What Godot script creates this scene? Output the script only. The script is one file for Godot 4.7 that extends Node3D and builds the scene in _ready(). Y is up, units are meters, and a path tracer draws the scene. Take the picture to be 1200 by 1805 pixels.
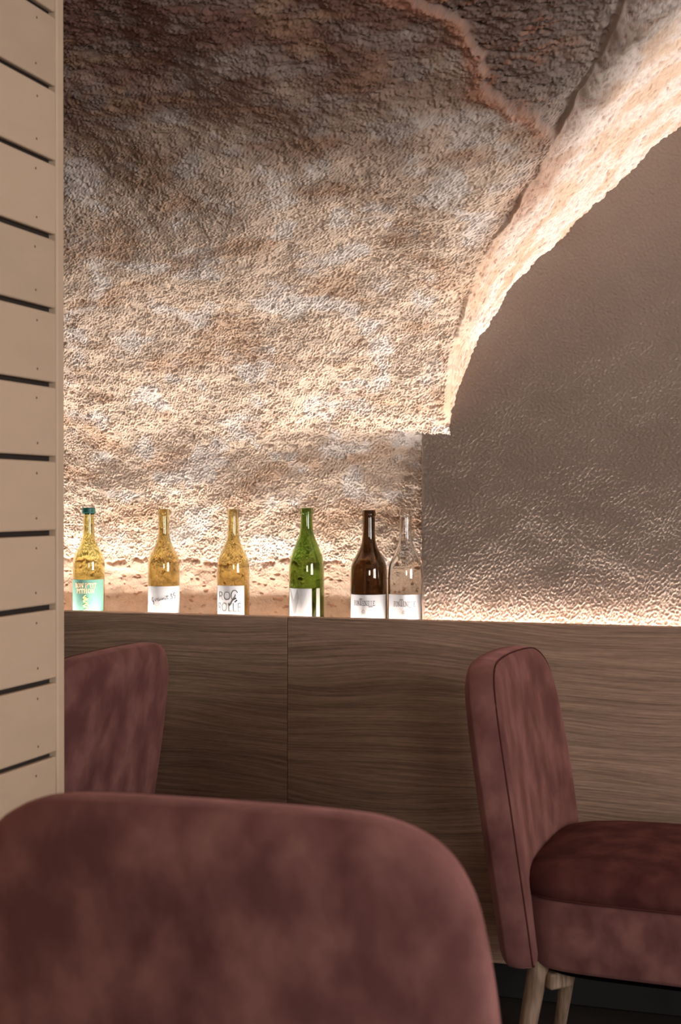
extends Node3D
# A cellar bar corner: rough vaulted plaster wall washed by an LED strip behind a walnut panelled ledge, six empty bottles, three velvet chairs.

const CAM := Vector3(0.0, 1.12, 3.15)
const YAW := 18.2
const PITCH := -0.40
const PANEL_TOP := 0.848
const SHELF_Y := 0.806
const LUNETTE_Z := -0.08
const AXIS_X := 0.35          # middle of the cross vault

var M := {}
var n_big := noise(11, 2.2, 2)
var n_mid := noise(12, 11.0, 2)
var n_grain := noise(13, 190.0, 2)
var n_cell := cells(21, 165.0)
var n_rock := noise(14, 34.0, 3)
var n_zone := noise(15, 4.2, 4)
var n_zone2 := noise(16, 6.5, 3)
var n_pit := noise(17, 42.0, 2)
var n_warp := noise(18, 6.0, 2)

var prof_t := PackedFloat32Array()   # arc length along the vault profile
var prof_p := PackedVector2Array()   # (z, y)
var arch_p := PackedVector2Array()   # (x, y) of the lunette arch, left half, springing to crown


# ---------------------------------------------------------------- helpers
func noise(s: int, f: float, oct: int) -> FastNoiseLite:
	var n := FastNoiseLite.new()
	n.seed = s
	n.noise_type = FastNoiseLite.TYPE_SIMPLEX_SMOOTH
	n.frequency = f
	n.fractal_type = FastNoiseLite.FRACTAL_FBM
	n.fractal_octaves = oct
	n.fractal_gain = 0.5
	return n

func cells(s: int, f: float) -> FastNoiseLite:
	var n := FastNoiseLite.new()
	n.seed = s
	n.noise_type = FastNoiseLite.TYPE_CELLULAR
	n.frequency = f
	n.fractal_type = FastNoiseLite.FRACTAL_NONE
	n.cellular_return_type = FastNoiseLite.RETURN_DISTANCE
	n.cellular_distance_function = FastNoiseLite.DISTANCE_EUCLIDEAN
	n.cellular_jitter = 1.0
	return n

func numbered(called: String) -> String:
	if not has_node(NodePath(called)):
		return called
	var k := 1
	while has_node(NodePath("%s_%03d" % [called, k])):
		k += 1
	return "%s_%03d" % [called, k]

func tag(o: Node3D, label: String, category := "", group := "", kind := "") -> Node3D:
	o.set_meta("label", label)
	if category: o.set_meta("category", category)
	if group: o.set_meta("group", group)
	if kind: o.set_meta("kind", kind)
	return o

func base(called: String, at := Vector3.ZERO, turn := 0.0) -> Node3D:
	var o := Node3D.new()
	o.name = numbered(called)
	add_child(o)
	o.position = at
	o.rotation_degrees.y = turn
	return o

func part(called: String, m: Mesh, mat: Material, parent: Node, at := Vector3.ZERO, turn := Vector3.ZERO) -> MeshInstance3D:
	var o := MeshInstance3D.new()
	o.mesh = m
	o.material_override = mat
	o.cast_shadow = GeometryInstance3D.SHADOW_CASTING_SETTING_ON
	if parent == self:
		o.name = numbered(called)
	else:
		var k := 0
		o.name = called
		while parent.has_node(NodePath(o.name)):
			k += 1
			o.name = "%s_%03d" % [called, k]
	parent.add_child(o)
	o.position = at
	o.rotation_degrees = turn
	return o

func rounded_box(size: Vector3, r: float, seg := 2) -> ArrayMesh:
	# a box whose edges are rounded: each face is a grid pushed onto the rounded hull
	var st := SurfaceTool.new()
	st.begin(Mesh.PRIMITIVE_TRIANGLES)
	var h := size * 0.5
	var cuts := PackedFloat32Array()
	for k in seg + 1: cuts.append(-1.0 + 0.0 * k)
	for axis in 3:
		for sgn in [-1.0, 1.0]:
			var a := (axis + 1) % 3
			var b := (axis + 2) % 3
			var ua := steps(h[a], r, seg)
			var ub := steps(h[b], r, seg)
			var start := PackedVector3Array()
			var nrm := PackedVector3Array()
			var uvs := PackedVector2Array()
			for i in ua.size():
				for j in ub.size():
					var p := Vector3.ZERO
					p[axis] = sgn * h[axis]
					p[a] = ua[i]
					p[b] = ub[j]
					var inner := Vector3(clampf(p.x, -h.x + r, h.x - r), clampf(p.y, -h.y + r, h.y - r), clampf(p.z, -h.z + r, h.z - r))
					var d := (p - inner).normalized()
					start.append(inner + d * r)
					nrm.append(d)
					uvs.append(Vector2(p[a], p[b]))
			var w := ub.size()
			for i in ua.size() - 1:
				for j in w - 1:
					var q := [i * w + j, (i + 1) * w + j, (i + 1) * w + j + 1, i * w + j + 1]
					var order := [0, 2, 1, 0, 3, 2] if sgn > 0 else [0, 1, 2, 0, 2, 3]
					for k in order:
						st.set_normal(nrm[q[k]])
						st.set_uv(uvs[q[k]])
						st.add_vertex(start[q[k]])
	st.index()
	return st.commit()

func steps(h: float, r: float, seg: int) -> PackedFloat32Array:
	var out := PackedFloat32Array()
	for k in seg + 1: out.append(-h + r - r * tan(PI / 4 * (1.0 - float(k) / seg)))
	for k in seg + 1: out.append(h - r + r * tan(PI / 4 * float(k) / seg))
	return out

func grid_mesh(p: PackedVector3Array, rows: int, cols: int, colors := PackedColorArray(), uvs := PackedVector2Array(), flip := false, close_rows := false, close_cols := false) -> ArrayMesh:
	# a smooth surface through rows x cols points
	var nr := PackedVector3Array()
	nr.resize(p.size())
	for i in rows:
		var i0 := maxi(i - 1, 0)
		var i1 := mini(i + 1, rows - 1)
		if close_rows:
			i0 = (i - 1 + rows) % rows
			i1 = (i + 1) % rows
		for j in cols:
			var j0 := maxi(j - 1, 0)
			var j1 := mini(j + 1, cols - 1)
			if close_cols:
				j0 = (j - 1 + cols) % cols
				j1 = (j + 1) % cols
			var n := (p[i * cols + j1] - p[i * cols + j0]).cross(p[i1 * cols + j] - p[i0 * cols + j])
			nr[i * cols + j] = (-n if flip else n).normalized()
	var idx := PackedInt32Array()
	var ri := rows if close_rows else rows - 1
	var ci := cols if close_cols else cols - 1
	idx.resize(ri * ci * 6)
	var k := 0
	for i in ri:
		var a := i * cols
		var b := ((i + 1) % rows) * cols
		for j in ci:
			var j1 := (j + 1) % cols
			if flip:
				idx[k] = a + j; idx[k + 1] = a + j1; idx[k + 2] = b + j1
				idx[k + 3] = a + j; idx[k + 4] = b + j1; idx[k + 5] = b + j
			else:
				idx[k] = a + j; idx[k + 1] = b + j1; idx[k + 2] = a + j1
				idx[k + 3] = a + j; idx[k + 4] = b + j; idx[k + 5] = b + j1
			k += 6
	var arr := []
	arr.resize(Mesh.ARRAY_MAX)
	arr[Mesh.ARRAY_VERTEX] = p
	arr[Mesh.ARRAY_NORMAL] = nr
	if colors.size(): arr[Mesh.ARRAY_COLOR] = colors
	if uvs.size(): arr[Mesh.ARRAY_TEX_UV] = uvs
	arr[Mesh.ARRAY_INDEX] = idx
	var m := ArrayMesh.new()
	m.add_surface_from_arrays(Mesh.PRIMITIVE_TRIANGLES, arr)
	return m

func lathe(profile: PackedVector2Array, seg := 56) -> ArrayMesh:
	var p := PackedVector3Array()
	for q in profile:
		for k in seg:
			var a := TAU * k / seg
			p.append(Vector3(q.x * sin(a), q.y, q.x * cos(a)))
	return grid_mesh(p, profile.size(), seg, PackedColorArray(), PackedVector2Array(), false, false, true)

func smooth_profile(pts: PackedVector2Array, per := 6) -> PackedVector2Array:
	var out := PackedVector2Array()
	for i in pts.size() - 1:
		var a := pts[maxi(i - 1, 0)]
		var d := pts[mini(i + 2, pts.size() - 1)]
		for k in per:
			out.append(pts[i].cubic_interpolate(pts[i + 1], a, d, float(k) / per))
	out.append(pts[pts.size() - 1])
	return out

func tube(path: PackedVector3Array, r: float, seg := 6, closed := false) -> ArrayMesh:
	var p := PackedVector3Array()
	var n := path.size()
	for i in n:
		var t := (path[(i + 1) % n] - path[(i - 1 + n) % n]) if closed else (path[mini(i + 1, n - 1)] - path[maxi(i - 1, 0)])
		t = t.normalized()
		var up := Vector3.UP if absf(t.y) < 0.9 else Vector3.RIGHT
		var a := t.cross(up).normalized()
		var b := a.cross(t)
		for k in seg:
			var g := TAU * k / seg
			p.append(path[i] + (a * cos(g) + b * sin(g)) * r)
	return grid_mesh(p, n, seg, PackedColorArray(), PackedVector2Array(), true, closed, true)

func mat(color: Color, rough := 0.8, spec := 0.5) -> StandardMaterial3D:
	var m := StandardMaterial3D.new()
	m.albedo_color = color
	m.roughness = rough
	m.metallic_specular = spec
	return m

func lin(r: float, g: float, b: float) -> Color:
	return Color(r, g, b).linear_to_srgb()


# ---------------------------------------------------------------- materials
func ramp_noise(s: int, f: float, oct: int, stops: Array, w := 512, h := 512, warp := 0.0) -> NoiseTexture2D:
	var n := noise(s, f, oct)
	if warp > 0.0:
		n.domain_warp_enabled = true
		n.domain_warp_amplitude = warp
		n.domain_warp_frequency = f
	var g := Gradient.new()
	g.offsets = PackedFloat32Array(stops.map(func(x): return x[0]))
	g.colors = PackedColorArray(stops.map(func(x): return x[1]))
	var t := NoiseTexture2D.new()
	t.width = w
	t.height = h
	t.seamless = true
	t.noise = n
	t.color_ramp = g
	return t

func make_wood() -> ImageTexture:
	# walnut laminate, grain along u; 1.2 m by 0.86 m
	var w := 1024
	var h := 768
	var data := PackedByteArray()
	data.resize(w * h * 3)
	var a := noise(31, 1.0, 2)
	var b := noise(32, 1.0, 3)
	var c := noise(33, 1.0, 2)
	var lo := Vector3(122, 97, 81)
	var hi := Vector3(196, 162, 138)
	var k := 0
	for j in h:
		var y := float(j) / h
		for i in w:
			var x := float(i) / w
			var wv := a.get_noise_2d(x * 1.3, y * 3.0) * 0.038
			var q := y + wv
			var rings := b.get_noise_2d(x * 0.35, q * 30.0)
			var fine := c.get_noise_2d(x * 5.0, q * 150.0)
			var f2 := c.get_noise_2d(x * 28.0 + 40.0, y * 420.0)
			var line := 1.0 - absf(sin(q * 80.0 + rings * 4.0))
			var v := 0.50 + rings * 0.26 + fine * 0.34 + f2 * 0.20 - pow(line, 8.0) * 0.26
			v = clampf(v, 0.0, 1.0)
			data[k] = int(lerpf(lo.x, hi.x, v))
			data[k + 1] = int(lerpf(lo.y, hi.y, v))
			data[k + 2] = int(lerpf(lo.z, hi.z, v))
			k += 3
	return ImageTexture.create_from_image(Image.create_from_data(w, h, false, Image.FORMAT_RGB8, data))

func make_materials() -> void:
	var s := StandardMaterial3D.new()
	s.vertex_color_use_as_albedo = true
	s.roughness = 0.95
	s.metallic_specular = 0.25
	M.rough = s
	var l := StandardMaterial3D.new()
	l.albedo_color = Color(1, 1, 1)
	l.vertex_color_use_as_albedo = true
	l.roughness = 0.62
	l.metallic_specular = 0.35
	M.lunette = l
	var w := mat(Color(0.97, 0.97, 0.97), 0.55, 0.4)
	w.albedo_texture = make_wood()
	M.wood = w
	M.wood_edge = mat(Color(0.42, 0.31, 0.25), 0.6)
	# velvet: patchy nap
	var v := mat(Color(0.75, 0.53, 0.51), 0.9, 0.2)
	v.albedo_texture = ramp_noise(41, 0.011, 4, [[0.2, Color(0.476, 0.430, 0.435)], [0.5, Color(0.577, 0.544, 0.542)], [0.82, Color(0.687, 0.678, 0.661)]], 512, 512, 20.0)
	v.uv1_triplanar = true
	v.uv1_scale = Vector3(1.9, 1.3, 1.9)
	v.rim_enabled = true
	v.rim = 0.85
	v.rim_tint = 1.0
	M.velvet = v
	var v2: StandardMaterial3D = v.duplicate()
	v2.albedo_color = Color(0.57, 0.355, 0.335)
	v2.rim = 0.25
	M.velvet_seat = v2
	M.piping = mat(Color(0.31, 0.165, 0.155), 0.9, 0.2)
	M.lining = mat(Color(0.03, 0.03, 0.03), 0.95, 0.1)
	var ash := mat(Color(1, 1, 1), 0.5, 0.4)
	ash.albedo_texture = ramp_noise(43, 0.03, 3, [[0.2, Color(0.42, 0.33, 0.27)], [0.55, Color(0.52, 0.43, 0.36)], [0.9, Color(0.60, 0.51, 0.43)]], 256, 256)
	ash.uv1_triplanar = true
	ash.uv1_scale = Vector3(14, 1.4, 14)
	M.ash = ash
	# painted planks: three close tones
	M.planks = []
	for k in 3:
		var p := mat(Color(1, 1, 1), 0.55, 0.4)
		var c: Color = [Color(0.775, 0.672, 0.575), Color(0.79, 0.685, 0.588), Color(0.762, 0.662, 0.568)][k]
		p.albedo_texture = ramp_noise(50 + k, 0.012, 3, [[0.2, c * 0.985], [0.6, c], [1.0, c * 1.012]], 256, 256)
		p.uv1_triplanar = true
		p.uv1_scale = Vector3(1.5, 4, 1.5)
		M.planks.append(p)
	M.nail = mat(Color(0.36, 0.28, 0.22), 0.6)
	M.core = mat(Color(0.16, 0.12, 0.10), 0.9)
	M.plain = mat(Color(0.55, 0.45, 0.38), 0.9)
	M.floor = mat(Color(0.09, 0.075, 0.07), 0.6)
	M.skirt = mat(Color(0.035, 0.03, 0.028), 0.7)
	M.shelf = mat(Color(0.55, 0.5, 0.45), 0.7)
	for g in [["olive", Color(0.865, 0.845, 0.66)], ["amber", Color(0.845, 0.80, 0.63)], ["straw", Color(0.86, 0.815, 0.645)], ["green", Color(0.61, 0.70, 0.43)], ["brown", Color(0.54, 0.45, 0.35)], ["clear", Color(0.985, 0.985, 0.98)]]:
		var m := mat(Color(g[1].r, g[1].g, g[1].b, 0.0), 0.0, 0.5)
		m.transparency = BaseMaterial3D.TRANSPARENCY_ALPHA
		m.refraction_enabled = true
		m.refraction_scale = 0.05
		M[g[0]] = m
	M.paper = mat(Color(0.665, 0.665, 0.68), 0.6, 0.3)
	M.paper_grey = mat(Color(0.50, 0.495, 0.50), 0.5, 0.4)
	M.paper_light = mat(Color(0.62, 0.62, 0.63), 0.5, 0.4)
	M.teal = mat(Color(0.43, 0.61, 0.56), 0.5, 0.4)
	M.capsule = mat(Color(0.12, 0.38, 0.35), 0.35, 0.5)
	M.cream = mat(Color(0.98, 0.80, 0.62), 0.6)
	M.gold = mat(Color(0.86, 0.80, 0.42), 0.5)
	M.ink = mat(Color(0.035, 0.035, 0.04), 0.6)
	M.ink_soft = mat(Color(0.14, 0.14, 0.14), 0.6)
	M.ink_pale = mat(Color(0.36, 0.355, 0.35), 0.6)
	M.back_paper = mat(Color(0.60, 0.60, 0.55), 0.6)
	var e := mat(Color(0.9, 0.88, 0.82), 0.6)
	e.emission_enabled = true
	e.emission = Color(1.0, 0.9, 0.74)
	e.emission_energy_multiplier = 3.0
	M.led = e
	var e2 := mat(Color(0.9, 0.88, 0.85), 0.6)
	e2.emission_enabled = true
	e2.emission = Color(1.0, 0.92, 0.82)
	e2.emission_energy_multiplier = 0.35
	M.lamp_face = e2
	M.lamp_frame = mat(Color(0.12, 0.11, 0.10), 0.5)


# ---------------------------------------------------------------- the vault
func prepare_curves() -> void:
	var pts := PackedVector2Array([Vector2(-0.240, 0.70), Vector2(-0.200, 0.94), Vector2(-0.148, 1.13), Vector2(-0.075, 1.30), Vector2(0.04, 1.45), Vector2(0.17, 1.58), Vector2(0.31, 1.71), Vector2(0.45, 1.82), Vector2(0.63, 1.915), Vector2(0.86, 1.995), Vector2(1.15, 2.06), Vector2(1.45, 2.105), Vector2(1.80, 2.13)])
	prof_p = smooth_profile(pts, 10)
	var t := 0.0
	for i in prof_p.size():
		if i > 0: t += prof_p[i].distance_to(prof_p[i - 1])
		prof_t.append(t)
	arch_p = smooth_profile(PackedVector2Array([Vector2(-0.792, 1.30), Vector2(-0.775, 1.375), Vector2(-0.738, 1.467), Vector2(-0.645, 1.613), Vector2(-0.516, 1.735), Vector2(-0.39, 1.852), Vector2(-0.267, 1.957), Vector2(-0.12, 2.05), Vector2(0.05, 2.11), Vector2(AXIS_X, 2.13)]), 10)

func profile_at(t: float) -> Vector2:
	var i := clampi(prof_t.bsearch(t), 1, prof_t.size() - 1)
	return prof_p[i - 1].lerp(prof_p[i], clampf((t - prof_t[i - 1]) / (prof_t[i] - prof_t[i - 1]), 0, 1))

func profile_z(y: float) -> float:
	for i in range(1, prof_p.size()):
		if prof_p[i].y >= y:
			return lerpf(prof_p[i - 1].x, prof_p[i].x, clampf((y - prof_p[i - 1].y) / maxf(prof_p[i].y - prof_p[i - 1].y, 1e-5), 0, 1))
	return prof_p[prof_p.size() - 1].x

func arch_x(y: float) -> float:
	if y <= arch_p[0].y: return arch_p[0].x
	for i in range(1, arch_p.size()):
		if arch_p[i].y >= y:
			return lerpf(arch_p[i - 1].x, arch_p[i].x, clampf((y - arch_p[i - 1].y) / maxf(arch_p[i].y - arch_p[i - 1].y, 1e-5), 0, 1))
	return AXIS_X

func arch_normal(y: float) -> Vector3:
	var tg := Vector2(arch_x(y + 0.01) - arch_x(y - 0.01), 0.02).normalized()
	return Vector3(tg.y, -tg.x, 0)

func profile_normal(y: float) -> Vector3:
	var tg := Vector2(profile_z(y + 0.01) - profile_z(y - 0.01), 0.02).normalized()
	return Vector3(0, -tg.x, tg.y)

func groin_rough(y: float) -> float:
	return (n_mid.get_noise_2d(y * 1.6, 71.0) * 0.010 + n_rock.get_noise_2d(y * 1.3, 77.0) * 0.005) * smoothstep(1.32, 1.5, y)

func groin_col(y: float) -> Vector3:
	# the plaster along the groin, sandy low down and browner higher up
	return SAND.lerp(OCHRE, 0.35 + n_zone2.get_noise_2d(y * 2.0, 50.0) * 0.5).lerp(BROWN * 1.5, smoothstep(1.60, 1.72, y) * 0.45).lerp(STONE, smoothstep(1.76, 1.86, y) * 0.85)

const SAND := Vector3(0.66, 0.505, 0.40)
const PALE := Vector3(0.70, 0.60, 0.545)
const OCHRE := Vector3(0.50, 0.30, 0.19)
const BROWN := Vector3(0.185, 0.098, 0.078)
const GREY := Vector3(0.21, 0.145, 0.122)
const STONE := Vector3(0.36, 0.295, 0.26)
const TERRA := Vector3(0.46, 0.215, 0.14)
const PINK := Vector3(0.56, 0.40, 0.305)

# the terracotta mortar ridge: points (x, t along the profile) and its side
var seam_pts := PackedVector2Array([Vector2(-1.05, 2.15), Vector2(-0.668, 1.748), Vector2(-0.62, 1.701), Vector2(-0.582, 1.625), Vector2(-0.576, 1.558), Vector2(-0.579, 1.486), Vector2(-0.55, 1.446), Vector2(-0.504, 1.402), Vector2(-0.465, 1.338), Vector2(-0.40, 1.26)])

func seam_at(x: float, t: float) -> Vector2:
	# (distance, signed side) to the ridge
	var best := 9.0
	var side := 0.0
	var q := Vector2(x, t)
	for i in seam_pts.size() - 1:
		var a := seam_pts[i]
		var b := seam_pts[i + 1]
		var ab := b - a
		var u := clampf((q - a).dot(ab) / ab.length_squared(), 0, 1)
		var d := q.distance_to(a + ab * u)
		if d < best:
			best = d
			side = signf(ab.cross(q - a))
	return Vector2(best, side)

func rough_point(x: float, t: float, xe: float) -> Vector4:
	# (displacement, colour) of the rough plaster
	var zone := n_zone.get_noise_2d(x * 0.8, t * 1.7)
	var zone2 := n_zone2.get_noise_2d(x * 0.9 + 7.0, t * 1.3)
	var wx := x + n_warp.get_noise_2d(x, t) * 0.01
	var g := n_grain.get_noise_3d(wx * 0.66 - t * 0.66, t * 0.72 + wx * 0.56, wx * 0.42 + t * 0.3)
	var r := n_rock.get_noise_2d(x * 0.75, t * 1.25)
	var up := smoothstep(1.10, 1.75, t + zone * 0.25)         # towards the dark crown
	var low := 1.0 - smoothstep(0.255, 0.285, t + zone2 * 0.02)   # the smooth band under the crack
	var amp := lerpf(0.0021, 0.0019, up)
	var d := n_big.get_noise_2d(x, t) * 0.022 * smoothstep(0.1, 0.6, t) + n_mid.get_noise_2d(x, t * 1.3) * 0.004
	var hole := 1.0 - smoothstep(-1.0, -0.45, n_cell.get_noise_2d(wx, t * 1.15))
	d += (g * amp - hole * amp * 2.5 * smoothstep(-0.55, 0.35, r + g * 0.8)) * (1.0 - 0.75 * low) * smoothstep(-2.4, -2.22, x) + r * lerpf(0.0016, 0.0055, up)
	# scattered pits
	var pit := smoothstep(0.42, 0.62, n_pit.get_noise_2d(x * 0.7 + 3.0, t * 1.1))
	d -= pit * 0.004 * (1.0 - 0.3 * low)
	# the crack at the top of the smooth band
	var ct := 0.272 + n_warp.get_noise_2d(x * 1.7, 3.0) * 0.014 + n_rock.get_noise_2d(x * 1.2, 31.0) * 0.006
	var crack := exp(-pow((t - ct) / 0.0045, 2.0)) * smoothstep(-0.35, 0.40, n_zone2.get_noise_2d(x * 2.6, 9.0) + 0.4 * n_rock.get_noise_2d(x, t))
	d -= crack * 0.008
	var c := SAND.lerp(PALE, smoothstep(0.05, 0.40, zone2)).lerp(OCHRE, smoothstep(0.08, 0.42, zone) * 0.55)
	c = c.lerp(PINK, low * 0.8)
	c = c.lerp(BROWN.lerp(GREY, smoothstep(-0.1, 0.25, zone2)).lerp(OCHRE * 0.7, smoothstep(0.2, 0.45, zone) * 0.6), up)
	c = c.lerp(TERRA, clampf(pit * 0.55 * low + crack * 0.6, 0, 1))
	# the broken plaster edge high on the right, with laminated bedrock bared behind it
	if t > 1.2 and x > -1.1:
		var s := seam_at(x + n_warp.get_noise_2d(x * 2.0, t * 2.0) * 0.022, t + n_mid.get_noise_2d(x * 3.0, t * 3.0 + 8.0) * 0.006)
		if s.y > 0.0:
			var rockside := smoothstep(0.0, 0.012, s.x)
			var calm := smoothstep(0.02, 0.20, xe - x + zone2 * 0.12)
			var lam := n_rock.get_noise_2d(x * 0.60, t * 1.7 + 5.0)
			d += -0.013 * rockside + lam * 0.0042 * rockside * calm
			d -= smoothstep(0.34, 0.44, n_rock.get_noise_2d(x * 0.42 + 3.0, t * 1.7)) * 0.011 * rockside * calm
			c = c.lerp((GREY * 0.95).lerp(TERRA * 0.75, smoothstep(0.12, 0.5, lam + zone)), rockside * 0.8)
			c = c.lerp(STONE * 0.8, (1.0 - calm) * rockside * 0.8)
		var ridge := exp(-pow((s.x + (0.012 if s.y > 0.0 else -0.010)) / 0.016, 2.0))
		d += ridge * 0.0035
		c = c.lerp(TERRA * 1.05, ridge * 0.75)
	var v := 1.0 + g * 0.10 + n_mid.get_noise_2d(x * 2.0, t * 2.0 + 4.0) * 0.12
	c *= v
	return Vector4(d, c.x, c.y, c.z)

func rough_side(mirror: bool, dt: float, dense: int) -> ArrayMesh:
	# the barrel vault from the ledge to the crown, ending at the groin on its right
	var ts := PackedFloat32Array()
	var total := prof_t[prof_t.size() - 1]
	var t := 0.0
	while t < total:
		ts.append(t)
		t += (dt if t < 1.25 else dt * 1.7 if t < 1.95 else dt * 8.0)
	ts.append(total)
	var coarse := 24 if not mirror else 6
	var cols := coarse + dense
	var p := PackedVector3Array()
	var col := PackedColorArray()
	p.resize(ts.size() * cols)
	col.resize(ts.size() * cols)
	var k := 0
	for tt in ts:
		var q := profile_at(tt)
		var q2 := profile_at(minf(tt + 0.02, total))
		var q1 := profile_at(maxf(tt - 0.02, 0.0))
		var tan2 := (q2 - q1).normalized()
		var nrm := Vector3(0, -tan2.x, tan2.y)      # profile is (z, y); out of the wall, into the room
		var xe := arch_x(q.y)
		var groin_on := q.y > 1.30
		var navg := (nrm + arch_normal(q.y)).normalized()
		var soften := lerpf(0.016, 0.030, smoothstep(1.55, 1.9, q.y)) * smoothstep(1.32, 1.5, q.y) + groin_rough(q.y)
		for j in cols:
			var x := 0.0
			if j < coarse: x = lerpf(-3.4, -2.22, float(j) / coarse)
			else: x = lerpf(-2.22, xe, float(j - coarse) / (dense - 1))
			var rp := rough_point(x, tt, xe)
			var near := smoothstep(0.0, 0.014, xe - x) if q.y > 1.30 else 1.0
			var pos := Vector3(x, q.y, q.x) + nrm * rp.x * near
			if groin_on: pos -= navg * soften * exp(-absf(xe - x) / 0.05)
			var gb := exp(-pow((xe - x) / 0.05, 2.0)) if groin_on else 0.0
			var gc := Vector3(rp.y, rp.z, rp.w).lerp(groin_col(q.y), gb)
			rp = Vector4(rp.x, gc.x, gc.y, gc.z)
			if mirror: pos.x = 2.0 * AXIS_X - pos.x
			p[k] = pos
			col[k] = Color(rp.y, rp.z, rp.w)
			k += 1
	return grid_mesh(p, ts.size(), cols, col, PackedVector2Array(), mirror)

func reveal_side(mirror: bool, ds: float, across: int) -> ArrayMesh:
	# the cross vault over the smooth wall: from the arch forward to the groin
	var path := PackedVector2Array()
	var acc := 0.0
	path.append(arch_p[0])
	for i in range(1, arch_p.size()):
		var seg := arch_p[i].distance_to(arch_p[i - 1])
		var n := maxi(1, int(round(seg / ds)))
		for k in n:
			path.append(arch_p[i - 1].lerp(arch_p[i], float(k + 1) / n))
	var p := PackedVector3Array()
	var col := PackedColorArray()
	for i in path.size():
		var a := path[i]
		var tg := (path[mini(i + 2, path.size() - 1)] - path[maxi(i - 2, 0)]).normalized()
		var nrm := Vector3(tg.y, -tg.x, 0)      # down and to the right, into the room
		acc += path[i].distance_to(path[maxi(i - 1, 0)])
		var zg := profile_z(a.y)
		var navg := (profile_normal(a.y) + arch_normal(a.y)).normalized()
		var soften := lerpf(0.016, 0.030, smoothstep(1.55, 1.9, a.y)) * smoothstep(1.32, 1.5, a.y) + groin_rough(a.y)
		for j in across + 1:
			var w := float(j) / across
			var z := lerpf(LUNETTE_Z - 0.03, zg, w)
			var near := smoothstep(0.0, 0.014, zg - z)
			var s := acc * 1.0
			var g := n_grain.get_noise_3d(s * 0.7, z * 0.9, 5.0)
			var zone := n_zone.get_noise_2d(s * 1.2 + 20.0, z * 2.0)
			var pit := smoothstep(0.36, 0.52, n_pit.get_noise_2d(s * 0.9 + 11.0, z * 1.7))
			var d := n_mid.get_noise_2d(s * 0.9 + 4.0, z * 0.8) * 0.006 + g * 0.0016 + n_rock.get_noise_2d(s * 0.7, z * 1.4) * 0.0028 - pit * 0.004
			var hole := 1.0 - smoothstep(-1.0, -0.4, n_cell.get_noise_2d(s * 0.42 + 2.0, z * 0.72))
			d -= hole * 0.0045 * smoothstep(-0.1, 0.35, zone + n_rock.get_noise_2d(s * 0.8, z + 6.0))
			d += n_rock.get_noise_2d(s * 2.3 + 9.0, 2.0) * 0.0022 * (1.0 - smoothstep(0.0, 0.07, z - LUNETTE_Z))
			var pos := Vector3(a.x, a.y, z) + nrm * d * near - navg * soften * exp(-absf(zg - z) / 0.05)
			var c := SAND.lerp(PALE, smoothstep(-0.2, 0.2, zone)).lerp(OCHRE, smoothstep(-0.1, 0.35, -zone) * lerpf(0.75, 0.25, smoothstep(1.5, 1.8, a.y)))
			c = c.lerp(groin_col(a.y), smoothstep(0.20, 0.0, zg - z + zone * 0.12)).lerp(TERRA * 0.7, clampf(pit * 0.5 + hole * 0.35, 0, 1))
			c *= 1.0 + g * 0.1
			if mirror: pos.x = 2.0 * AXIS_X - pos.x
			p.append(pos)
			col.append(Color(c.x, c.y, c.z))
	return grid_mesh(p, path.size(), across + 1, col, PackedVector2Array(), mirror)

func lunette_mesh() -> ArrayMesh:
	# the smooth painted wall under the arch, its left edge rounded back
	var xs := PackedFloat32Array()
	var x := -0.855
	while x < 0.25:
		xs.append(x)
		x += 0.0025 if x < -0.22 else 0.0035
	while x < 1.52:
		xs.append(x)
		x += 0.03
	xs.append(2.0 * AXIS_X + 0.863)
	var edge := [Vector2(-0.863, -0.24), Vector2(-0.863, -0.12), Vector2(-0.863, -0.088), Vector2(-0.8618, -0.0835), Vector2(-0.859, -0.0812)]
	var rows := 560
	var cols := xs.size() + edge.size()
	var p := PackedVector3Array()
	var col := PackedColorArray()
	p.resize(rows * cols)
	col.resize(rows * cols)
	var peel := noise(61, 138.0, 2)
	var tone := noise(62, 2.4, 3)
	var k := 0
	for i in rows:
		var v := float(i) / (rows - 1)
		for j in cols:
			var px: float = edge[j].x if j < edge.size() else xs[j - edge.size()]
			var pz: float = edge[j].y if j < edge.size() else LUNETTE_Z
			var y := lerpf(0.74, 2.14, v)
			var g := peel.get_noise_2d(px, y * 1.25)
			var d := g * 0.0018 * smoothstep(0.35, 0.2, px) + n_mid.get_noise_2d(px * 0.6, y * 0.6 + 30.0) * 0.0016
			var ex := n_mid.get_noise_2d(y * 1.5, 44.0) * 0.0022
			p[k] = Vector3(px + (ex if j < edge.size() + 2 else 0.0), y, pz + d * (0.4 if j < edge.size() else 1.0))
			var c := Vector3(0.255, 0.192, 0.157) * (1.0 + tone.get_noise_2d(px, y) * 0.10)
			col[k] = Color(c.x, c.y, c.z)
			k += 1
	return grid_mesh(p, rows, cols, col)


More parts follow.
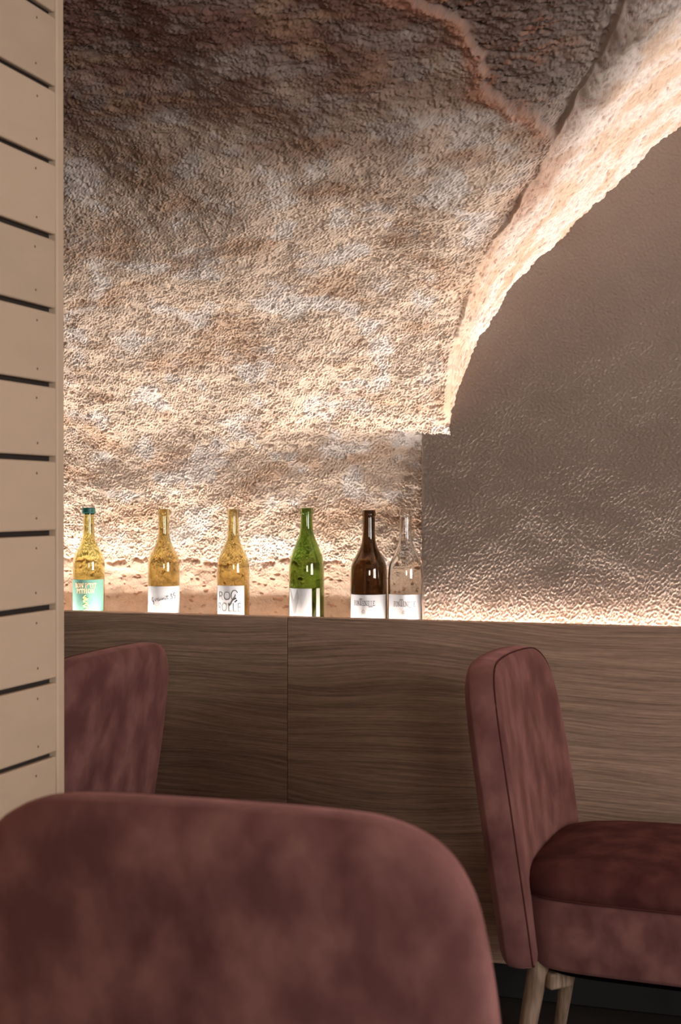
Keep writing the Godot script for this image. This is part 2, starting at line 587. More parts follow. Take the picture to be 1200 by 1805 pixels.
# ---------------------------------------------------------------- room
func build_room() -> void:
	var back := base("wall_back")
	tag(back, "rough vaulted plaster wall behind the bottles, curving overhead", "", "", "structure")
	var slab := BoxMesh.new()
	slab.size = Vector3(6.6, 2.7, 0.12)
	part("masonry_core", slab, M.core, back, Vector3(-0.4, 1.25, -0.42))
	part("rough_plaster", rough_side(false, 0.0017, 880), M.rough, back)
	part("rough_plaster", rough_side(true, 0.03, 60), M.rough, back)
	part("arch_reveal", reveal_side(false, 0.0028, 300), M.rough, back)
	part("arch_reveal", reveal_side(true, 0.03, 40), M.rough, back)
	var lun := part("wall_recess", lunette_mesh(), M.lunette, self)
	tag(lun, "smooth taupe painted wall under the arch on the right", "", "", "structure")
	for w in [["wall_left", Vector3(0.12, 2.7, 5.6), Vector3(-3.4, 1.25, 2.2), "plain wall at the far left of the room"], ["wall_right", Vector3(0.12, 2.7, 5.6), Vector3(2.7, 1.25, 2.2), "plain wall at the far right of the room"], ["wall_front", Vector3(6.6, 2.7, 0.12), Vector3(-0.4, 1.25, 5.0), "plain wall closing the room behind the camera"]]:
		tag(part(w[0], rounded_box(w[1], 0.01), M.plain, self, w[2]), w[3], "", "", "structure")
	tag(part("ceiling", rounded_box(Vector3(6.6, 0.3, 3.4), 0.01), M.plain, self, Vector3(-0.4, 2.28, 3.42)), "plain ceiling running on from the crown of the vault", "", "", "structure")
	var roof := part("ceiling", rounded_box(Vector3(6.6, 0.12, 2.6), 0.01), M.core, self, Vector3(-0.4, 2.52, 0.8))
	tag(roof, "masonry above the rough vault", "", "", "structure")
	tag(part("floor", rounded_box(Vector3(6.6, 0.12, 5.8), 0.01), M.floor, self, Vector3(-0.4, -0.06, 2.2)), "dark floor under the velvet chairs", "", "", "structure")
	tag(part("baseboard_back", rounded_box(Vector3(5.8, 0.08, 0.02), 0.003), M.skirt, self, Vector3(-0.4, 0.04, -0.022)), "black skirting strip under the walnut panelling", "", "", "structure")

func build_partition() -> void:
	# the painted plank clad end of a partition, close on the left
	var root := base("wall_partition")
	tag(root, "beige painted horizontal planks cladding the partition at the left edge", "", "", "structure")
	var x := -1.162
	var z0 := 1.07
	var z1 := 2.9
	part("core", rounded_box(Vector3(0.20, 2.2, z1 - z0 - 0.0245), 0.003), M.core, root, Vector3(x - 0.0125 - 0.10, 1.10, (z0 + z1 + 0.0245) / 2))
	part("corner_board", rounded_box(Vector3(0.026, 2.2, 0.024), 0.004, 3), M.planks[1], root, Vector3(x - 0.012, 1.10, z0 + 0.012))
	part("corner_board", rounded_box(Vector3(0.186, 2.2, 0.018), 0.004, 3), M.planks[1], root, Vector3(x - 0.1195, 1.10, z0 + 0.012))
	var pitch := 0.12
	var meshes := []
	for k in 3: meshes.append(rounded_box(Vector3(0.012, pitch - 0.0075 - 0.0008 * k, z1 - z0 - 0.0262), 0.0035, 3))
	var head := lathe(PackedVector2Array([Vector2(0.0001, 0.0008), Vector2(0.0012, 0.0007), Vector2(0.0020, 0.0002), Vector2(0.0022, -0.001)]), 12)
	var rng := RandomNumberGenerator.new()
	rng.seed = 5
	for k in range(-10, 9):
		var y := 1.19 + (k + 0.5) * pitch
		if y < 0.05 or y > 2.2: continue
		var i := rng.randi_range(0, 2)
		var warp := rng.randf_range(-0.25, 0.25)
		var pl := part("plank", meshes[i], M.planks[i], root, Vector3(x - 0.006 + rng.randf_range(-0.0006, 0.001), y, (z0 + z1 + 0.0262) / 2), Vector3(0, 0, warp))
		for s in [-1.0, 1.0]:
			part("nail", head, M.nail, pl, Vector3(0.0061, s * (0.036 + rng.randf_range(-0.003, 0.003)), -(z1 - z0 - 0.0262) / 2 + 0.062 + rng.randf_range(-0.003, 0.003)), Vector3(0, 0, -90))

func uv_panel(size: Vector3, off: Vector2, turned: bool) -> ArrayMesh:
	# a board with bevelled edges and grain running along x
	var m := rounded_box(size, 0.0012, 2)
	var a := m.surface_get_arrays(0)
	var v: PackedVector3Array = a[Mesh.ARRAY_VERTEX]
	var uv := PackedVector2Array()
	for q in v: uv.append(Vector2(q.x / 1.4, -q.y / 0.86) * (-1.0 if turned else 1.0) + off)
	a[Mesh.ARRAY_TEX_UV] = uv
	var out := ArrayMesh.new()
	out.add_surface_from_arrays(Mesh.PRIMITIVE_TRIANGLES, a)
	return out

func build_ledge() -> void:
	var root := base("bar_ledge")
	tag(root, "low walnut panelled ledge running along the wall under the bottles", "panelling")
	var joints := [-3.3, -2.37, -1.168, 0.032, 1.232, 2.6]
	var h := PANEL_TOP - 0.08
	for k in joints.size() - 1:
		var w: float = joints[k + 1] - joints[k] - 0.0014
		part("panel", uv_panel(Vector3(w, h, 0.040), Vector2(0.5, 0.5), k % 2 == 0), M.wood, root, Vector3((joints[k] + joints[k + 1]) / 2, 0.08 + h / 2, -0.020))
	part("shelf", rounded_box(Vector3(5.9, 0.024, 0.0755), 0.001), M.shelf, root, Vector3(-0.35, SHELF_Y - 0.012, -0.11525))
	part("backing", rounded_box(Vector3(5.9, 0.744, 0.035), 0.001), M.core, root, Vector3(-0.35, 0.4085, -0.0590))
	part("wall_batten", rounded_box(Vector3(5.9, 0.05, 0.06), 0.001), M.shelf, root, Vector3(-0.35, LED_BACK_Y - 0.030, -0.19))
	part("batten_lip", rounded_box(Vector3(2.4, 0.074, 0.004), 0.001), M.shelf, root, Vector3(-2.05, LED_BACK_Y - 0.003, -0.180))
	var rear := part("led_strip", rounded_box(Vector3(2.3, 0.0024, 0.010), 0.0008), M.led, self, Vector3(-2.02, LED_BACK_Y - 0.002, LED_BACK_Z))
	tag(rear, "warm white light strip hidden in the ledge behind the bottles", "light strip")
	var strip := part("led_strip", rounded_box(Vector3(3.3, 0.0024, 0.010), 0.0008), M.led, self, Vector3(0.785, LED_Y - 0.002, LED_Z))
	tag(strip, "warm white light strip hidden in the ledge at the foot of the smooth wall", "light strip")
	var strip2 := part("led_strip", rounded_box(Vector3(2.28, 0.0024, 0.010), 0.0008), M.led, self, Vector3(-2.006, LED_Y - 0.002, LED_Z + 0.008))
	tag(strip2, "dimmer warm white light strip hidden in the ledge in front of the bottles", "light strip")



# ---------------------------------------------------------------- bottles
func bent(m: Mesh, r: float, lift: float, at: Vector2, scale: Vector2, tilt := 0.0) -> ArrayMesh:
	# wraps flat geometry in x, y round a cylinder of radius r facing +z
	var a: Array = m.surface_get_arrays(0) if m is ArrayMesh else (m as PrimitiveMesh).get_mesh_arrays()
	var st := SurfaceTool.new()
	st.begin(Mesh.PRIMITIVE_TRIANGLES)
	var v: PackedVector3Array = a[Mesh.ARRAY_VERTEX]
	var idx: PackedInt32Array = a[Mesh.ARRAY_INDEX] if a[Mesh.ARRAY_INDEX] != null else PackedInt32Array(range(v.size()))
	for i in idx:
		var q := Vector2(v[i].x, v[i].y).rotated(tilt) * scale + at
		var rad := r + lift + clampf(v[i].z, -0.5, 0.5) * 0.0004
		var g := q.x / r
		st.add_vertex(Vector3(sin(g) * rad, q.y, cos(g) * rad))
	st.generate_normals()
	return st.commit()

func lettering(text: String, font_names: PackedStringArray, bold: bool, width: float, height: float, r: float, at: Vector2, lift := 0.0007) -> ArrayMesh:
	var f := SystemFont.new()
	f.font_names = font_names
	f.font_weight = 700 if bold else 400
	var t := TextMesh.new()
	t.font = f
	t.font_size = 48
	t.pixel_size = 0.01
	t.curve_step = 2.0
	t.depth = 0.4
	t.text = text
	var b := t.get_aabb()
	return bent(t, r, lift, at - Vector2(b.get_center().x * width / b.size.x, b.get_center().y * height / b.size.y), Vector2(width / b.size.x, height / b.size.y))

func stroke_mesh(lines: Array, w: float, r: float, at: Vector2, lift := 0.0008, tilt := 0.0) -> ArrayMesh:
	# pen strokes as thin ribbons with a little thickness, wrapped onto the label
	var st := SurfaceTool.new()
	st.begin(Mesh.PRIMITIVE_TRIANGLES)
	for raw in lines:
		var ln := smooth_profile(PackedVector2Array(raw), 5)
		for i in ln.size() - 1:
			var a := ln[i]
			var b := ln[i + 1]
			if a.distance_to(b) < 1e-6: continue
			var n := (b - a).normalized().orthogonal() * w * 0.5
			var e := (b - a).normalized() * w * 0.3
			var q := [a - n - e, a + n - e, b + n + e, b - n + e]
			for k in [0, 1, 2, 0, 2, 3]:
				st.add_vertex(Vector3(q[k].x, q[k].y, 0.5))
			for s in 4:
				var q0: Vector2 = q[s]
				var q1: Vector2 = q[(s + 1) % 4]
				for c in [Vector3(q0.x, q0.y, 0.5), Vector3(q0.x, q0.y, -0.5), Vector3(q1.x, q1.y, -0.5), Vector3(q0.x, q0.y, 0.5), Vector3(q1.x, q1.y, -0.5), Vector3(q1.x, q1.y, 0.5)]:
					st.add_vertex(c)
	return bent(st.commit(), r, lift, at, Vector2.ONE, tilt)

func patch(r: float, half: float, y0: float, y1: float, lift := 0.0002, thick := 0.0003) -> ArrayMesh:
	# a paper label: a curved sheet with thickness
	var n := 28
	var p := PackedVector3Array()
	for row in [[y0, 0.0], [y0, 1.0], [y0 + 0.0004, 1.0], [y1 - 0.0004, 1.0], [y1, 1.0], [y1, 0.0]]:
		for k in n + 1:
			var g := lerpf(-half, half, float(k) / n)
			var rad: float = r + lift + thick * row[1]
			p.append(Vector3(sin(g) * rad, row[0], cos(g) * rad))
	return grid_mesh(p, 6, n + 1, PackedColorArray(), PackedVector2Array(), false, true)

func triangle_shape(pts: Array) -> ArrayMesh:
	var st := SurfaceTool.new()
	st.begin(Mesh.PRIMITIVE_TRIANGLES)
	# subdivided so that it can bend
	var n := 8
	for i in n:
		for j in n - i:
			var f := func(u, v): return Vector3(pts[0].x + (pts[1].x - pts[0].x) * u / n + (pts[2].x - pts[0].x) * v / n, pts[0].y + (pts[1].y - pts[0].y) * u / n + (pts[2].y - pts[0].y) * v / n, 0.5)
			for c in [[i, j], [i + 1, j], [i, j + 1]]: st.add_vertex(f.call(c[0], c[1]))
			if i + j < n - 1:
				for c in [[i + 1, j], [i + 1, j + 1], [i, j + 1]]: st.add_vertex(f.call(c[0], c[1]))
	return st.commit()

func bottle_glass(R: float, H: float, shoulder: float, neck_at: float, neck: float, slope: float) -> ArrayMesh:
	# outside up, over the lip and down the inside to the punt: one closed wall of glass
	var o := PackedVector2Array([Vector2(0.004, 0.022), Vector2(R * 0.30, 0.019), Vector2(R * 0.62, 0.008), Vector2(R * 0.80, 0.0005), Vector2(R * 0.93, 0.002), Vector2(R * 0.995, 0.010), Vector2(R, 0.03), Vector2(R, shoulder * 0.6), Vector2(R, shoulder), Vector2(lerpf(neck, R, 0.86), lerpf(shoulder, neck_at, 0.34)), Vector2(lerpf(neck, R, slope), lerpf(shoulder, neck_at, 0.62)), Vector2(lerpf(neck, R, 0.10), lerpf(shoulder, neck_at, 0.90)), Vector2(neck, neck_at + 0.014), Vector2(neck * 0.96, H - 0.018)])
	var out := smooth_profile(o, 5)
	var lip := neck * 0.96
	for q in [Vector2(lip, H - 0.0165), Vector2(lip + 0.0008, H - 0.0158), Vector2(lip + 0.0022, H - 0.0145), Vector2(lip + 0.0024, H - 0.010), Vector2(lip + 0.0016, H - 0.0085), Vector2(lip + 0.0015, H - 0.004), Vector2(lip + 0.0009, H - 0.001), Vector2(lip - 0.0015, H), Vector2(lip - 0.0032, H - 0.0008), Vector2(lip - 0.0037, H - 0.003)]:
		out.append(q)
	var th := 0.003
	var i := PackedVector2Array([Vector2(neck * 0.96 - 0.0035, H - 0.018), Vector2(neck - th, neck_at + 0.014), Vector2(lerpf(neck, R, 0.10) - th, lerpf(shoulder, neck_at, 0.90)), Vector2(lerpf(neck, R, slope) - th, lerpf(shoulder, neck_at, 0.62) - 0.001), Vector2(lerpf(neck, R, 0.86) - th, lerpf(shoulder, neck_at, 0.34) - 0.002), Vector2(R - th, shoulder), Vector2(R - th, shoulder * 0.6), Vector2(R - th, 0.032), Vector2(R * 0.93 - th * 0.8, 0.012), Vector2(R * 0.78, 0.0085), Vector2(R * 0.60, 0.014), Vector2(R * 0.30, 0.025), Vector2(0.004, 0.028)])
	out.append_array(smooth_profile(i, 5))
	out.insert(0, Vector2(0.0002, 0.0222))
	out.append(Vector2(0.0002, 0.0282))
	return lathe(out, 64)

func build_bottles() -> void:
	var serif := PackedStringArray(["Droid Serif"])
	var sans := PackedStringArray(["Droid Sans"])
	var g := "empty wine bottles in a row on the lit ledge"
	var faces := [28.2, 25.3, 22.5, 19.6, 17.0, 15.6]   # the way from each bottle to the room's middle
	var defs := [
		["olive", -1.7520, 0.0405, 0.299, 0.150, 0.228, 0.0145, 0.44, -9.0, "olive yellow bottle with a turquoise label and teal neck ring, leftmost of the row"],
		["amber", -1.5410, 0.0398, 0.297, 0.150, 0.228, 0.0142, 0.44, 0.0, "amber yellow bottle with a white label bearing slanted handwriting"],
		["straw", -1.3520, 0.0400, 0.297, 0.150, 0.228, 0.0142, 0.44, -17.0, "straw yellow bottle with a white label of thin round capitals and black brush mark"],
		["green", -1.1595, 0.0428, 0.300, 0.148, 0.246, 0.0150, 0.48, -28.0, "green bottle with a white label of grey folded triangles"],
		["brown", -1.0010, 0.0440, 0.295, 0.142, 0.222, 0.0155, 0.42, -6.0, "dark brown bottle with a white label of serif capitals"],
		["clear", -0.9095, 0.0415, 0.296, 0.142, 0.222, 0.0155, 0.42, -2.0, "clear glass bottle with a white label, beside the smooth wall"],
	]
	for k in 6:
		var d: Array = defs[k]
		var R: float = d[2]
		var b := base("wine_bottle", Vector3(d[1], SHELF_Y, -0.1125), faces[k] + d[8])
		tag(b, d[9], "bottle", g)
		part("glass", bottle_glass(R, d[3], d[4], d[5], d[6], d[7]), M[d[0]], b)
		match k:
			0:
				var lb := part("paper_label", patch(R, 1.28, 0.025, 0.117), M.teal, b)
				lb.set_meta("label", "turquoise paper label with cream capitals")
				part("lettering", lettering("BON P'TIT", serif, true, 0.058, 0.0115, R, Vector2(-0.003, 0.1025)), M.cream, lb)
				part("lettering", lettering("PITHON", serif, true, 0.048, 0.0115, R, Vector2(-0.003, 0.0885)), M.cream, lb)
				part("emblem", stroke_mesh([[Vector2(0, 0.036), Vector2(-0.004, 0.032), Vector2(0.003, 0.028), Vector2(-0.005, 0.022), Vector2(0.004, 0.016), Vector2(-0.004, 0.010), Vector2(0.005, 0.004), Vector2(-0.003, -0.002)], [Vector2(-0.006, 0.030), Vector2(0.001, 0.024), Vector2(0.006, 0.028)], [Vector2(-0.005, 0.010), Vector2(0.002, 0.014), Vector2(0.007, 0.010)]], 0.0022, R, Vector2(-0.002, 0.042)), M.gold, lb)
				var cap := lathe(PackedVector2Array([Vector2(0.0166, 0.2855), Vector2(0.0172, 0.286), Vector2(0.0173, 0.290), Vector2(0.0166, 0.2912), Vector2(0.0168, 0.297), Vector2(0.0162, 0.2997), Vector2(0.0135, 0.3002), Vector2(0.0128, 0.2985)]), 40)
				part("neck_ring", cap, M.capsule, b).set_meta("label", "teal foil ring round the lip")
			1:
				var lb := part("paper_label", patch(R, 1.36, 0.022, 0.104), M.paper, b)
				var w := [[Vector2(-26, 9), Vector2(-29, 10), Vector2(-30, 4), Vector2(-27, 0), Vector2(-25, 3), Vector2(-24, 6), Vector2(-26, 0), Vector2(-27, -6)],
					[Vector2(-21, 4), Vector2(-20, 1), Vector2(-18, 5), Vector2(-16, 5)], [Vector2(-12, 5), Vector2(-15, 4), Vector2(-14, 0), Vector2(-11, 3), Vector2(-10, 0), Vector2(-8, 4), Vector2(-6, 1), Vector2(-4, 5), Vector2(-3, 1), Vector2(-1, 5), Vector2(1, 1)],
					[Vector2(3, 5), Vector2(3, 1), Vector2(5, 1)], [Vector2(8, 10), Vector2(7, 2), Vector2(10, 1)], [Vector2(5, 7), Vector2(11, 7)], [Vector2(3.5, 8.4), Vector2(4.2, 8.8)],
					[Vector2(16, 10), Vector2(20, 10), Vector2(17, 6), Vector2(20, 4), Vector2(19, 0), Vector2(15, 0)], [Vector2(29, 12), Vector2(25, 10), Vector2(24, 6), Vector2(28, 5), Vector2(28, 0), Vector2(24, -1)]]
				var scaled := w.map(func(l): return l.map(func(v): return v * 0.00108))
				part("handwriting", stroke_mesh(scaled, 0.0012, R, Vector2(0.001, 0.070), 0.0008, 0.18), M.ink_soft, lb)
			2:
				var lb := part("paper_label", patch(R, 1.02, 0.022, 0.109), M.paper, b)
				part("lettering", lettering("RO", sans, false, 0.034, 0.021, R, Vector2(-0.012, 0.0835)), M.ink_pale, lb)
				part("lettering", lettering("ROLLE", sans, false, 0.062, 0.021, R, Vector2(0.0, 0.056)), M.ink_pale, lb)
				part("brush_mark", stroke_mesh([[Vector2(0.012, 0.019), Vector2(0.007, 0.024), Vector2(0.000, 0.022), Vector2(-0.003, 0.012), Vector2(-0.001, 0.003), Vector2(0.005, 0.008), Vector2(0.007, 0.014)]], 0.0017, R, Vector2(0.010, 0.073)), M.ink, lb)
				part("brush_mark", stroke_mesh([[Vector2(0.008, 0.005), Vector2(0.000, 0.000), Vector2(-0.004, -0.008), Vector2(-0.009, -0.014)], [Vector2(0.010, 0.0), Vector2(0.006, -0.004)]], 0.0034, R, Vector2(0.010, 0.073)), M.ink, lb)
			3:
				var lb := part("paper_label", patch(R, 0.78, 0.022, 0.106), M.paper, b)
				part("fold_print", bent(triangle_shape([Vector2(-0.026, 0.042), Vector2(0.012, 0.042), Vector2(-0.007, -0.030)]), R, 0.0006, Vector2(-0.004, 0.062), Vector2.ONE), M.paper_grey, lb)
				part("fold_print", bent(triangle_shape([Vector2(-0.020, 0.0435), Vector2(0.002, 0.0435), Vector2(-0.009, 0.016)]), R, 0.0009, Vector2(-0.004, 0.062), Vector2.ONE), M.paper, lb)
				part("fold_print", bent(triangle_shape([Vector2(0.002, 0.0435), Vector2(0.030, 0.0435), Vector2(0.012, -0.004)]), R, 0.0007, Vector2(-0.004, 0.062), Vector2.ONE), M.paper_light, lb)
				var back := part("back_label", patch(R, 0.13, 0.022, 0.106), M.back_paper, b)
				back.rotation_degrees.y = 68.0
				back.set_meta("label", "pale edge of the back label")
			4, 5:
				var lb := part("paper_label", patch(R, 1.22, 0.022, 0.094 if k == 4 else 0.096), M.paper, b)
				var sh := -0.010 if k == 4 else -0.004
				part("lettering", lettering("FON", serif, false, 0.0165, 0.0120, R, Vector2(sh - 0.0165, 0.0740)), M.ink, lb)
				part("lettering", lettering("T", serif, false, 0.0078, 0.0165, R, Vector2(sh - 0.0047, 0.0768)), M.ink, lb)
				part("lettering", lettering("ENI", serif, false, 0.0145, 0.0120, R, Vector2(sh + 0.0060, 0.0740)), M.ink, lb)
				part("lettering", lettering("LL", serif, false, 0.0095, 0.0150, R, Vector2(sh + 0.0185, 0.0725)), M.ink, lb)
				part("lettering", lettering("E", serif, false, 0.0055, 0.0120, R, Vector2(sh + 0.0265, 0.0740)), M.ink, lb)
				part("emblem", stroke_mesh([[Vector2(-0.004, 0.0), Vector2(-0.001, 0.006), Vector2(0.003, 0.004), Vector2(0.004, -0.002)], [Vector2(-0.003, -0.004), Vector2(0.0, 0.002), Vector2(0.002, -0.004)]], 0.0008, R, Vector2(sh + 0.001, 0.052)), M.ink_pale, lb)


# ---------------------------------------------------------------- chairs
func back_outline(n: int) -> PackedVector2Array:
	# (lateral, height): wide at seat level, round upper corners, tapering to the foot of the shell
	var pts := PackedVector2Array()
	var right := [Vector2(0.11, 0.8315), Vector2(0.173, 0.8245), Vector2(0.218, 0.801), Vector2(0.244, 0.760), Vector2(0.256, 0.705), Vector2(0.264, 0.63), Vector2(0.267, 0.53), Vector2(0.262, 0.44), Vector2(0.252, 0.36), Vector2(0.242, 0.318), Vector2(0.222, 0.302), Vector2(0.15, 0.300)]
	var all := PackedVector2Array([Vector2(0.0, 0.8335)])
	for q in right: all.append(Vector2(q.x * 1.04, q.y))
	all.append(Vector2(0.0, 0.300))
	var half := smooth_profile(all, n)
	pts.append_array(half)
	for i in range(half.size() - 2, 0, -1): pts.append(Vector2(-half[i].x, half[i].y))
	return pts

func back_place(s: float, y: float, d: float) -> Vector3:
	# lateral s, height y, depth d in front of the middle surface -> the leaning, wrapped shell
	var u := clampf((y - 0.30) / 0.53, 0.0, 1.1)
	var lean := lerpf(-0.205, -0.283, pow(u, 1.15))
	var wrap := 0.30 * s * s
	var slope := 0.60 * s
	var nx := -slope / sqrt(1.0 + slope * slope)
	var nz := 1.0 / sqrt(1.0 + slope * slope)
	return Vector3(s + nx * d, y, lean + wrap + nz * d)

func backrest_mesh() -> ArrayMesh:
	var out := back_outline(5)
	var n := out.size()
	var c := Vector2(0, 0.57)
	var rings := [0.0, 0.25, 0.45, 0.62, 0.76, 0.86, 0.92, 0.955, 0.98, 0.993]
	var p := PackedVector3Array()
	var T := 0.034
	var rows := 0
	for side in [1.0, -1.0]:
		var rs: Array = rings.duplicate()
		if side < 0.0: rs.reverse()
		for r in rs:
			var inset: float = 1.0 - r
			var e := clampf(inset / 0.085, 0.0, 1.0)
			var t := T * (0.42 + 0.58 * sqrt(1.0 - pow(1.0 - e, 2.0)))
			if side < 0.0:
				var e2 := clampf(inset / 0.16, 0.0, 1.0)
				t = T * (0.30 + 0.70 * sqrt(1.0 - pow(1.0 - e2, 2.0)))
			for q in out:
				var m: Vector2 = c + (q - c) * maxf(r, 0.002)
				p.append(back_place(m.x, m.y, t * side))
			rows += 1
		if side > 0.0:
			for q in out: p.append(back_place(q.x, q.y, T * 0.25))
			for q in out: p.append(back_place(q.x, q.y, -T * 0.05))
			rows += 2
	return grid_mesh(p, rows, n, PackedColorArray(), PackedVector2Array(), false, false, true)

func seat_outline(inset: float) -> PackedVector2Array:
	var pts := PackedVector2Array()
	var n := 96
	for k in n:
		var a := TAU * k / n
		var e := 0.42
		var cx := signf(sin(a)) * pow(absf(sin(a)), e)
		var cz := signf(cos(a)) * pow(absf(cos(a)), e)
		var z := cz * (0.228 - inset) + 0.018
		var w := lerpf(0.238, 0.258, clampf((z + 0.21) / 0.49, 0, 1)) - inset
		pts.append(Vector2(cx * w, z))
	return pts

func loft(prof: Array) -> ArrayMesh:
	# rings of the seat outline: [inset, height]
	var p := PackedVector3Array()
	var n := 0
	for q in prof:
		var o := seat_outline(q[0])
		n = o.size()
		for v in o: p.append(Vector3(v.x, q[1] + (0.004 * cos(v.y * 9.0) * (1.0 if q[1] > 0.44 else 0.0)), v.y))
	# close the middle with shrinking copies of the innermost ring
	var rows := prof.size()
	var first: float = prof[0][0]
	var last: float = prof[rows - 1][0]
	if last > 0.12:
		var o := seat_outline(last)
		for f in [0.75, 0.5, 0.25, 0.08, 0.001]:
			for v in o: p.append(Vector3(v.x * f, prof[prof.size() - 1][1] + 0.0022 * (1.0 - f) + 0.004 * cos(v.y * 9.0) * f + 0.004 * (1.0 - f), lerpf(0.018, v.y, f)))
			rows += 1
	if first > 0.12:
		var under := PackedVector3Array()
		for f in [0.001, 0.5]:
			for v in seat_outline(first): under.append(Vector3(v.x * f, prof[0][1], lerpf(0.018, v.y, f)))
			rows += 1
		under.append_array(p)
		p = under
	return grid_mesh(p, rows, n, PackedColorArray(), PackedVector2Array(), false, false, true)

func make_chair() -> Node3D:
	var o := base("velvet_chair")
	part("backrest", backrest_mesh(), M.velvet, o)
	var seam := PackedVector3Array()
	for q in back_outline(5): seam.append(back_place((q.x) * 0.988, 0.57 + (q.y - 0.57) * 0.988, 0.0260))
	part("piping", tube(seam, 0.0013, 6, true), M.piping, o)
	part("seat", loft([[0.007, 0.427], [0.002, 0.433], [0.0, 0.442], [0.003, 0.452], [0.012, 0.463], [0.030, 0.473], [0.06, 0.480], [0.10, 0.485], [0.15, 0.4875]]), M.velvet_seat, o)
	part("seat_base", loft([[0.15, 0.300], [0.10, 0.300], [0.03, 0.300], [0.014, 0.302], [0.007, 0.310], [0.003, 0.340], [0.001, 0.385], [0.003, 0.418], [0.006, 0.427], [0.05, 0.430]]), M.velvet, o)
	var pip := PackedVector3Array()
	for v in seat_outline(0.004): pip.append(Vector3(v.x, 0.4285, v.y))
	part("seat_piping", tube(pip, 0.0018, 6, true), M.piping, o)
	for s in [-1.0, 1.0]:
		for f in [-1.0, 1.0]:
			var top := Vector3(s * 0.195, 0.312, 0.022 + f * 0.182)
			var foot := Vector3(s * 0.222, 0.004, 0.022 + f * 0.232)
			var path := PackedVector3Array()
			var pr := PackedVector3Array()
			for k in 9:
				var u := k / 8.0
				var c := top.lerp(foot, u)
				var r := lerpf(0.0195, 0.0115, u) * (1.0 if k < 8 else 0.8)
				for i in 20:
					var a := TAU * i / 20
					pr.append(c + Vector3(sin(a) * r, 0, cos(a) * r))
			part("leg", grid_mesh(pr, 9, 20, PackedColorArray(), PackedVector2Array(), true, false, true), M.ash, o)
	part("underside", loft([[0.15, 0.285], [0.10, 0.285], [0.04, 0.286], [0.032, 0.290], [0.030, 0.302]]), M.lining, o)
	for s in [-1.0, 1.0]:
		for f in [-1.0, 1.0]:
			part("corner_block", rounded_box(Vector3(0.05, 0.03, 0.03), 0.006), M.ash, o, Vector3(s * 0.185, 0.276, 0.022 + f * 0.152), Vector3(0, -45.0 * s * f, 0))
	return o

func build_chairs() -> void:
	var grp := "dusky rose velvet chairs"
	var a := make_chair()
	a.position = Vector3(-0.285, 0, 0.46)
	a.rotation_degrees.y = 88.5
	tag(a, "dusky rose velvet chair on the right with its seat, piping and ash leg in view", "chair", grp)
	var spots := [[Vector3(-1.575, 0, 0.63), -90.0, "dusky rose velvet chair half hidden behind the plank partition on the left"], [Vector3(-0.547, 0, 1.615), 180.0, "large dusky rose velvet chair nearest the camera, only its blurred back in view"]]
	for s in spots:
		var c := a.duplicate()
		c.name = numbered("velvet_chair")
		add_child(c)
		c.position = s[0]
		c.rotation_degrees.y = s[1]
		tag(c, s[2], "chair", grp)


# ---------------------------------------------------------------- light
func area(called: String, at: Vector3, look: Vector3, size: Vector2, energy: float, color: Color, up := Vector3.UP) -> void:
	var l := AreaLight3D.new()
	l.name = called
	add_child(l, true)
	l.area_size = size
	l.light_energy = energy
	l.light_color = color
	l.area_attenuation = 2.0
	l.area_range = 8.0
	l.shadow_enabled = true
	l.look_at_from_position(at, at + look, up)

const LED_Y := 0.785
const LED_Z := -0.070
const LED_BACK_Z := -0.169
const LED_BACK_Y := 0.765
const LED_ENERGY := 0.55
const LED_BACK_ENERGY := 0.20
const LED_NICHE_ENERGY := 0.22
const LAMP_ENERGY := 7.8
const FRONT_ENERGY := 3.3

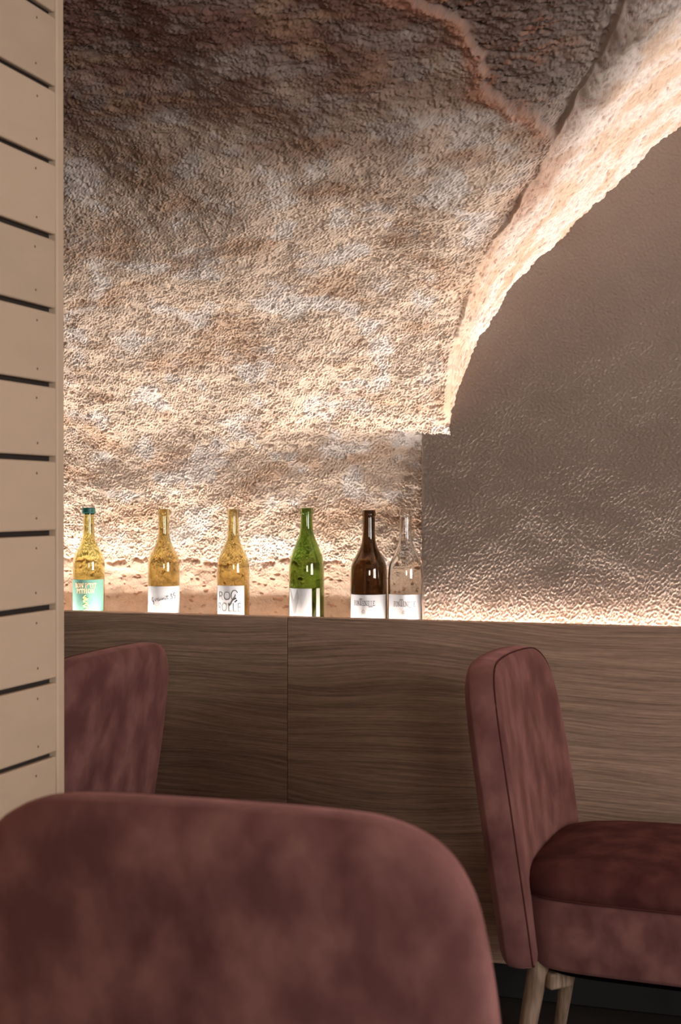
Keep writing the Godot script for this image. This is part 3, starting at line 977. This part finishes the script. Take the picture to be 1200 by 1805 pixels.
func _ready() -> void:
	var cam := Camera3D.new()
	cam.name = "camera"
	add_child(cam)
	cam.position = CAM
	cam.rotation_degrees = Vector3(PITCH, YAW, 0)
	var at := CameraAttributesPhysical.new()
	at.frustum_focal_length = 48.61
	at.frustum_focus_distance = 3.38
	at.frustum_near = 0.05
	at.frustum_far = 60.0
	at.exposure_aperture = 7.5
	cam.attributes = at
	cam.fov = rad_to_deg(2.0 * atan(902.5 / 2507.0))
	cam.current = true
	var env := Environment.new()
	env.background_mode = Environment.BG_COLOR
	env.background_color = Color(0, 0, 0)
	env.tonemap_mode = Environment.TONE_MAPPER_LINEAR
	env.tonemap_exposure = 1.0
	env.sdfgi_enabled = true
	env.ssao_enabled = true
	env.ssil_enabled = true
	var we := WorldEnvironment.new()
	we.name = "environment"
	we.environment = env
	add_child(we)
	# the strip in the ledge, in short runs along its length
	# a bright run below the smooth wall, a weaker one before the bottles, and the main one behind them
	for k in 8:
		area("led_light", Vector3(-0.865 + (k + 0.5) * 3.3 / 8.0, LED_Y, LED_Z), Vector3.UP, Vector2(3.3 / 8.0, 0.010), LED_ENERGY, Color(1.0, 0.97, 0.93), Vector3.FORWARD)
	for k in 6:
		area("led_light", Vector3(-3.145 + (k + 0.5) * 2.28 / 6.0, LED_Y, LED_Z + 0.008), Vector3.UP, Vector2(2.28 / 6.0, 0.010), LED_NICHE_ENERGY, Color(1.0, 0.97, 0.93), Vector3.FORWARD)
	for k in 6:
		area("led_light", Vector3(-3.17 + (k + 0.5) * 2.28 / 6.0, LED_BACK_Y, LED_BACK_Z), Vector3.UP, Vector2(2.28 / 6.0, 0.010), LED_BACK_ENERGY, Color(1.0, 0.97, 0.93), Vector3.FORWARD)
	# the opal lamp panel on the right wall
	area("lamp_light", Vector3(2.565, 1.30, 2.6), Vector3.LEFT, Vector2(1.5, 0.9), LAMP_ENERGY, Color(1.0, 1.0, 1.0))
	# the second panel, on the wall behind the camera
	area("lamp_light", Vector3(1.0, 1.35, 4.89), Vector3.FORWARD, Vector2(0.9, 0.6), FRONT_ENERGY, Color(1.0, 0.985, 0.96))
	prepare_curves()
	make_materials()
	build_room()
	build_partition()
	build_ledge()
	build_chairs()
	build_bottles()
	var lamp := base("wall_lamp", Vector3(2.61, 1.30, 2.6))
	tag(lamp, "wide opal light panel in a dark frame on the right wall", "lamp")
	part("frame", rounded_box(Vector3(0.05, 1.0, 1.6), 0.008), M.lamp_frame, lamp, Vector3(0.005, 0, 0))
	part("diffuser", rounded_box(Vector3(0.012, 0.9, 1.5), 0.004), M.lamp_face, lamp, Vector3(-0.024, 0, 0))
	var lamp2 := base("wall_lamp", Vector3(1.0, 1.35, 4.92))
	tag(lamp2, "smaller opal light panel in a dark frame on the wall behind the camera", "lamp")
	part("frame", rounded_box(Vector3(1.0, 0.7, 0.04), 0.008), M.lamp_frame, lamp2)
	part("diffuser", rounded_box(Vector3(0.9, 0.6, 0.012), 0.004), M.lamp_face, lamp2, Vector3(0, 0, -0.0205))
